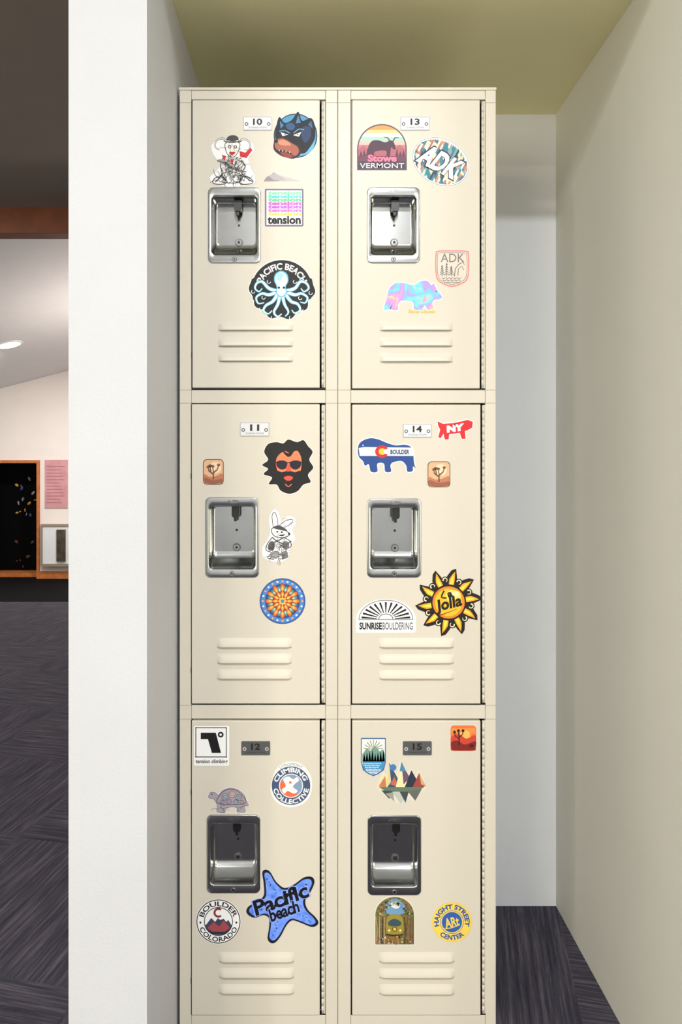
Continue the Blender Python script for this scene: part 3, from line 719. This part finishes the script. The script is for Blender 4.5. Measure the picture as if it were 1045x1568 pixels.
a.text('beach', 411, 1382, 460, 1404, (140,166,246), 0.07, rot=-20, shear=0.1); a.text('beach', 412, 1383, 459, 1403, (14,14,24), 0.03, rot=-20, shear=0.1)
a.done()

# ---- red cow sticker
a = Art('red_cow_sticker')
o = [(670,645),(678,649),(694,648),(708,645),(716,643),(724,646),(723,655),(716,659),(712,660),(713,672),(707,672),(704,663),(688,665),(687,673),(681,673),(679,664),(675,671),(671,670),(674,658),(671,652)]
a.back(o, W); a.stroke(o, 3, W, closed=True); a.poly(o, (208, 36, 44)); a.text('NY', 684, 650, 711, 661, W, 0.08, rot=-8, shear=0.1); a.done()

# ---- bison flag sticker
a = Art('bison_flag_sticker')
o = cr([(548,690),(550,680),(557,674),(568,671),(580,673),(592,678),(606,682),(620,681),(630,685),(633,696),(634,708),(636,716),(632,713),(632,721),(624,722),(622,713),(615,706),(602,708),(598,713),(599,722),(590,722),(588,710),(578,710),(578,722),(568,722),(565,711),(559,713),(556,706),(550,700)], n=4)
a.back(o, W); a.stroke(o, 3.0, W, closed=True); a.poly(o, (36, 72, 140))
a.poly([(549.5,686),(558,684.5),(632,685.5),(633.5,698),(551,698)], (236,236,238))
a.poly(circ(585,691.5,10.5,9.5), (200,44,52)); a.poly(circ(585.5,691.5,5.5,5), (240,196,60)); a.poly([(588,689),(597,686),(597,697),(588,694)], (236,236,238)); a.text('BOULDER', 598, 688.5, 627, 695.5, (30,50,100), 0.04)
a.poly(circ(556,682,1), W); a.done()

# ---- sunrise sticker
a = Art('sunrise_rays_sticker')
a.back([(545,966),(545.5,943),(550,934),(560,925),(575,918.5),(591,916.5),(607,918.5),(622,925),(632,934),(636.5,943),(637,966),(635,968),(547,968)], W)
cx, cy = 591, 948
a.stroke([(cx+41*math.cos(math.pi*i/30), cy-29.5*math.sin(math.pi*i/30)) for i in range(31)], 0.9, B)
a.stroke([(549.5,948),(632.5,948)], 0.9, B)
a.stroke([(cx+11*math.cos(math.pi*i/20), cy-8.5*math.sin(math.pi*i/20)) for i in range(21)], 1, B)
for k in range(13):
    t = math.pi*(k+0.5)/13; a.stroke([(cx+14*math.cos(t), cy-10.5*math.sin(t)), (cx+37.5*math.cos(t), cy-26.5*math.sin(t))], 1.3, B, 3.2, bump=False)
a.text('SUNRISE', 550.5, 952.5, 585, 963.5, B, 0.04); a.text('BOULDERING', 586, 952.5, 632, 963.5, B, 0.005); a.done()

# ---- sun sticker
a = Art('sun_sticker'); c = (687, 922)
def sunshape(rin, rout, wd):
    o = []
    for k in range(10):
        t = 2*math.pi*k/10-0.16
        for dt, r in ((-0.26, rin), (-wd, rin+(rout-rin)*0.35), (-wd*0.3, rin+(rout-rin)*0.8), (0.07, rout), (wd*0.75, rin+(rout-rin)*0.45), (0.26, rin)):
            o.append((c[0]+r*math.cos(t+dt), c[1]+r*1.03*math.sin(t+dt)))
    return o
a.back(sunshape(33, 51.5, 0.21), (20,18,20))
a.l += 1
for k in range(10):
    t = 2*math.pi*k/10-0.16
    P = lambda r, d: (c[0]+r*math.cos(t+d), c[1]+r*1.03*math.sin(t+d))
    a.poly([P(27,-0.15),P(35,-0.12),P(41,-0.03),P(47,0.06),P(40,0.09),P(34,0.12),P(27,0.15)], (240,160,36), False)
a.l += 1
for k in range(10):
    t = 2*math.pi*k/10-0.16
    P = lambda r, d: (c[0]+r*math.cos(t+d), c[1]+r*1.03*math.sin(t+d))
    a.poly([P(27,-0.09),P(34,-0.06),P(42,0.03),P(34,0.06),P(27,0.08)], (250,214,80), False)
a.l += 1
for k in range(10):
    t = 2*math.pi*(k+0.5)/10-0.16; x, y = c[0]+34.5*math.cos(t), c[1]+34.5*math.sin(t)
    a.poly(circ(x, y, 5.6, n=16), B, False)
a.l += 1
for k in range(10):
    t = 2*math.pi*(k+0.5)/10-0.16; x, y = c[0]+34.5*math.cos(t), c[1]+34.5*math.sin(t)
    a.stroke([(x+3.2*math.cos(t+j*0.9), y+3.2*math.sin(t+j*0.9)) for j in range(-2, 4)], 2.0, (244,226,190), 0.8, smooth=3, bump=False)
a.poly(circ(*c,27), B); a.poly(circ(*c,24.6), (238, 130, 36)); a.poly(circ(*c,21), (248, 184, 46))
a.poly(circ(694,912,12,9), (250, 214, 96)); a.poly(circ(697,909,6,4), (250, 236, 170))
a.stroke([(680,904),(676,914),(684,915)], 2.4, B, smooth=3); a.text('a', 685, 906, 693, 914, B, 0.05, rot=-12)
a.text('Jolla', 667, 914, 708, 937, B, 0.04, rot=-14, shear=0.15); a.stroke([(672,942),(684,938),(700,932)], 1.6, B, 0.5, smooth=3); a.done()

# ---- lake badge sticker
a = Art('lake_badge_sticker')
o = [(553,1129),(591,1129),(591,1166),(588,1178),(580,1184),(572,1187.5),(564,1184),(556,1178),(553,1166)]
a.back(o, (40,92,150)); a.poly(shrink(o,0.93,572,1157), (226,228,220))
for k in range(9):
    t = math.pi*(k+0.5)/9; a.stroke([(572+5*math.cos(t),1147-5*math.sin(t)),(572+15.5*math.cos(t),1147-15*math.sin(t))], 0.8, (60,110,150), bump=False)
a.poly([(572+4.5*math.cos(math.pi*i/12),1147-4.5*math.sin(math.pi*i/12)) for i in range(13)], (240,190,80))
a.poly([(555,1154),(562,1144),(567,1149),(574,1140),(582,1150),(586,1146),(589.5,1153),(589.5,1166),(555,1166)], (110,150,140))
for k in range(8):
    x = 555.5+k*4.2; h = 14+(k*5 % 4)*2; a.poly([(x,1166),(x+2.4,1166-h),(x+4.8,1166)], (44,110,66) if k % 2 else (70,140,80), False)
a.poly([(555,1165),(589.5,1165),(587,1177),(572,1185),(557,1177)], (64,140,190))
for j in range(3): a.stroke([(557+k*3+j, 1168+j*3+(0.8 if k % 2 else -0.5)) for k in range(10-j)], 0.8, (220,236,240), smooth=3)
a.text('ADIRONDACK', 560, 1176.5, 584, 1179.5, W, 0.02); a.text('MTNS', 566, 1180.5, 578, 1183.5, W, 0.02); a.done()

# ---- sunset square
a = Art('sunset_square_sticker')
a.back(rrect(690,1110,729,1149,5), (226,112,58)); a.poly(rect(691.5,1114,727.5,1122), (236,140,70)); a.poly(circ(712,1125,8), (244,180,90))
a.poly(cr([(691,1128),(703,1123),(714,1130),(728,1125),(728,1144),(726,1148),(693,1148),(691,1144)]), (196,66,48)); a.poly(cr([(691,1136),(700,1133),(712,1139),(728,1134),(728,1144),(725,1148),(694,1148),(691,1145)]), (120,34,34))
a.stroke([(703,1140),(703,1126),(702,1119)], 1.8, (40,20,20)); a.stroke([(703,1130),(697,1126),(696,1121)], 1.4, (40,20,20)); a.stroke([(703,1128),(708,1124),(709,1119)], 1.4, (40,20,20))
for p in ((702,1118),(696,1120),(709,1118)): a.poly(circ(*p,2.4,n=9), (50,26,22), False)
a.poly(circ(722,1141,3.5,2.5), (60,24,24)); a.done()

# ---- geometric mountains
a = Art('geometric_mountains_sticker')
tri = [([(579,1203),(588,1184),(600,1200),(592,1210)], (228,206,130)), ([(580,1203),(590,1187),(592,1206)], (188,120,90)),
 ([(592,1206),(596,1166),(612,1196),(606,1212)], (56,80,104)), ([(592,1206),(596,1166),(599,1196)], (206,196,150)), ([(598,1200),(604,1188),(611,1204)], (190,100,84)),
 ([(606,1204),(615,1168),(628,1190),(624,1208)], (232,218,170)), ([(615,1168),(628,1190),(618,1200)], (100,80,110)), ([(612,1180),(615,1165),(622,1180)], (70,130,160)),
 ([(620,1204),(630,1178),(640,1196),(636,1208)], (44,50,64)), ([(632,1204),(642,1182),(652,1202),(640,1208)], (150,70,66)), ([(642,1182),(652,1202),(645,1200)], (206,160,110)),
 ([(580,1204),(650,1204),(640,1210),(612,1212),(590,1210)], (96,116,96)),
 ([(584,1209),(604,1210),(596,1222)], (60,70,72)), ([(600,1211),(626,1211),(614,1230)], (180,186,180)), ([(612,1211),(626,1211),(621,1228)], (64,70,76)), ([(624,1210),(646,1207),(636,1225)], (96,100,96)), ([(590,1214),(602,1212),(604,1226)], (150,150,140))]
a.back(cr([(578,1203),(587,1182),(593,1186),(597,1165),(606,1182),(614,1164),(623,1180),(630,1176),(636,1186),(642,1180),(652,1203),(642,1216),(636,1226),(624,1222),(614,1230),(604,1226),(594,1222),(584,1212)]), (214,210,196))
for p, cc in tri: a.poly(p, cc)
a.poly(circ(602,1174,5), (64,120,180)); a.done()

# ---- forest arch
a = Art('forest_arch_sticker')
a.back(archpts(604.5, 1400, 31.5, 1446, ry=30), (214,212,196)); a.poly(archpts(604.5, 1400, 29.6, 1444.5, ry=28), ramp_mat('foliage', [(24,34,22),(60,74,40),(150,140,84),(44,54,36),(160,110,70),(50,60,44)], 260, 0.45, 2.0))
q = random.Random(9)
a.poly(cr([(590,1384),(604,1374),(619,1384),(619,1396),(604,1400),(591,1395)]), (110,152,190)); a.poly(cr([(597,1384),(606,1379),(613,1386),(606,1390)]), (216,220,220))
for k in range(90):
    t = q.uniform(0, math.pi); r = q.uniform(15, 27.5); a.poly(circ(604.5+r*math.cos(t), 1400-r*0.95*math.sin(t), q.uniform(0.6,1.8), n=7), q.choice([(70,100,50),(150,150,80),(30,44,28),(200,150,80),(120,60,40),(170,180,130),(96,130,160)]), k % 10 == 0)
for u in (577,581,585,589,620,624,628,632): a.stroke([(u,1443),(u+q.uniform(-2,2),1420),(u+q.uniform(-1.5,1.5),1402)], 1.5, q.choice([(100,66,46),(160,140,96),(40,34,28),(180,160,120)]), 0.9)
a.poly(cr([(592,1426),(592,1408),(595,1401),(604,1398),(614,1401),(617,1408),(617,1426),(604,1429)]), (150,136,50)); a.poly(cr([(595,1410),(604,1405),(614,1410),(612,1416),(597,1416)]), (56,80,90)); a.poly(circ(604.5,1421,4), (100,76,44)); a.poly(circ(604.5,1421,2.4), (210,188,94))
a.poly(circ(596,1423,1.7), (240,220,150)); a.poly(circ(613,1423,1.7), (240,220,150)); a.stroke([(591,1429),(604,1431),(618,1429)], 2, (60,40,32))
a.stroke([(600,1444),(603,1432)], 2, (180,126,90), 1); a.stroke([(611,1444),(607,1432)], 2, (180,126,90), 1)
for k in range(40): a.poly(circ(q.uniform(577,632), q.uniform(1432,1443.5), q.uniform(0.7,1.8), n=7), q.choice([(200,170,100),(90,110,60),(190,90,60),(224,214,180),(40,40,34),(120,90,140)]), k % 9 == 0)
a.done()

# ---- yellow round
a = Art('yellow_round_sticker'); c = (692, 1410.5)
a.back(circ(*c,30.5), (228,196,80)); a.poly(circ(*c,29.2), (234,204,84))
a.poly(circ(*c,15.5), (50,92,170)); a.stroke(circ(*c,17.6), 0.8, (50,92,170), closed=True)
a.arc('HAIGHT STREET', *c, 19.8, 27.5, 196, -16, (44,84,160), 0.04); a.arc('CENTER', *c, 19.8, 27.5, 225, 315, (44,84,160), 0.04, flip=True)
a.text('ARt', 681, 1403, 703, 1418, (234,204,84), 0.03, rot=-12); a.stroke([(680,1421),(692,1419),(703,1415)], 1.2, (234,204,84)); a.done()

# ------------------------------------------------------------------ lights
def area(name, loc, size, power, color=(1, 1, 1), rot=(0, 0, 0), parent=None, sy=None):
    l = bpy.data.lights.new(name, 'AREA'); l.size = size; l.energy = power; l.color = color
    if sy: l.shape = 'RECTANGLE'; l.size_y = sy
    else: l.shape = 'DISK'
    o = bpy.data.objects.new(name, l); o.location = loc; o.rotation_euler = rot; COL.objects.link(o); o.parent = parent
    return o
M_ring = mat('lamp_trim_white', (240, 240, 240), 0.4)
M_glow = mat('lamp_diffuser', (255, 250, 240), 0.4, emit=12)
def downlight(x, y, z, r, power, color=(1, 0.98, 0.95), tilt=0.0):
    e = empty('ceiling_downlight')
    bm = bmesh.new(); n = 32
    prof = [(r*1.25, 0), (r*1.25, -0.008), (r*1.02, -0.012), (r, -0.004), (r*0.9, 0.0)]
    lp = [[bm.verts.new((x+p*math.cos(2*math.pi*i/n), y+p*math.sin(2*math.pi*i/n), z+h+tilt*p*math.cos(2*math.pi*i/n))) for i in range(n)] for p, h in prof]
    for a_ in range(len(lp)-1):
        for i in range(n): bm.faces.new((lp[a_][i], lp[a_][(i+1) % n], lp[a_+1][(i+1) % n], lp[a_+1][i]))
    f = bm.faces.new([bm.verts.new((v.co.x, v.co.y, v.co.z-0.002)) for v in lp[-2]]); f.material_index = 1
    bmesh.ops.recalc_face_normals(bm, faces=bm.faces)
    me = bpy.data.meshes.new('lamp_body'); bm.to_mesh(me); bm.free()
    add_obj('lamp_body', me, [M_ring, M_glow], e)
    area('lamp_light', (x, y, z-0.02-abs(tilt)*r), r*1.8, power, color, parent=e)
downlight(0.12, -2.2, CH-0.001, 0.11, 62, (0.94, 0.97, 1.0))
downlight(-2.2, -2.6, CH-0.001, 0.11, 40)  # unseen ceiling light added as fill on the left
downlight(2.2, -2.6, CH-0.001, 0.11, 30)  # unseen ceiling light added as fill on the right
downlight(0.1, -4.2, CH-0.001, 0.11, 45)  # another unseen fill light, added behind the camera
downlight(-2.6, 1.9, CH-0.001, 0.09, 30, (1, 0.93, 0.86))  # unseen lamp added to brighten the soffit area
downlight(-4.26, 8.23, vz(-4.26)-0.004, 0.14, 85, tilt=0.267)
downlight(-1.4, 7.0, vz(-1.4)-0.004, 0.10, 110, tilt=0.267)  # unseen downlight added to brighten the far hall
pe = empty('unseen_fill_lamp')  # glowing globe added out of view to light the far hall
bm = bmesh.new(); bmesh.ops.create_uvsphere(bm, u_segments=24, v_segments=14, radius=0.16)
for v in bm.verts: v.co += Vector((-2.1, 7.4, 1.6))
q = bmesh.ops.create_cone(bm, segments=8, radius1=0.006, radius2=0.006, depth=1.6)
for v in q['verts']: v.co += Vector((-2.1, 7.4, 2.55))
for f in bm.faces: f.smooth = True
me = bpy.data.meshes.new('globe'); bm.to_mesh(me); bm.free(); add_obj('globe', me, [mat('globe_glow', (255, 238, 226), 0.4, emit=115)], pe)
# unseen rear-wall windows, added as warm fill light
for k, (x0, x1, z0, z1) in enumerate(WIN):
    we = empty('fill_window_%d' % (k+1)); fw = 0.05
    fr = [(x0, x1, -5.08, -5.02, z0, z0+fw), (x0, x1, -5.08, -5.02, z1-fw, z1), (x0, x0+fw, -5.08, -5.02, z0, z1), (x1-fw, x1, -5.08, -5.02, z0, z1), ((x0+x1)/2-fw/2, (x0+x1)/2+fw/2, -5.08, -5.02, z0, z1)]
    boxes('frame', fr, M_wood, we)
    area('window_fill', ((x0+x1)/2, -5.10, (z0+z1)/2), x1-x0, (190, 95)[k], (1, 0.92, 0.72), (math.radians(90), 0, 0), we, z1-z0)

w = bpy.data.worlds.new('World'); scene.world = w; w.use_nodes = True
w.node_tree.nodes['Background'].inputs['Color'].default_value = (0.95, 0.97, 1, 1)
w.node_tree.nodes['Background'].inputs['Strength'].default_value = 0.4

# ------------------------------------------------------------------ camera
cam = bpy.data.cameras.new('camera'); co = bpy.data.objects.new('camera', cam); COL.objects.link(co)
co.location = (0, -D, EYE); co.rotation_euler = (math.radians(90), 0, 0)
cam.sensor_fit = 'VERTICAL'; cam.sensor_height = 36; cam.sensor_width = 24
cam.lens = 36*1061*1.2756/2000
cam.shift_x = (666.5-487*1.2756)/2000
cam.shift_y = -(1000-717*1.2756)/2000
cam.clip_start = 0.02
scene.camera = co
scene.view_settings.view_transform = 'Standard'
scene.view_settings.look = 'None'
scene.view_settings.exposure = -0.08
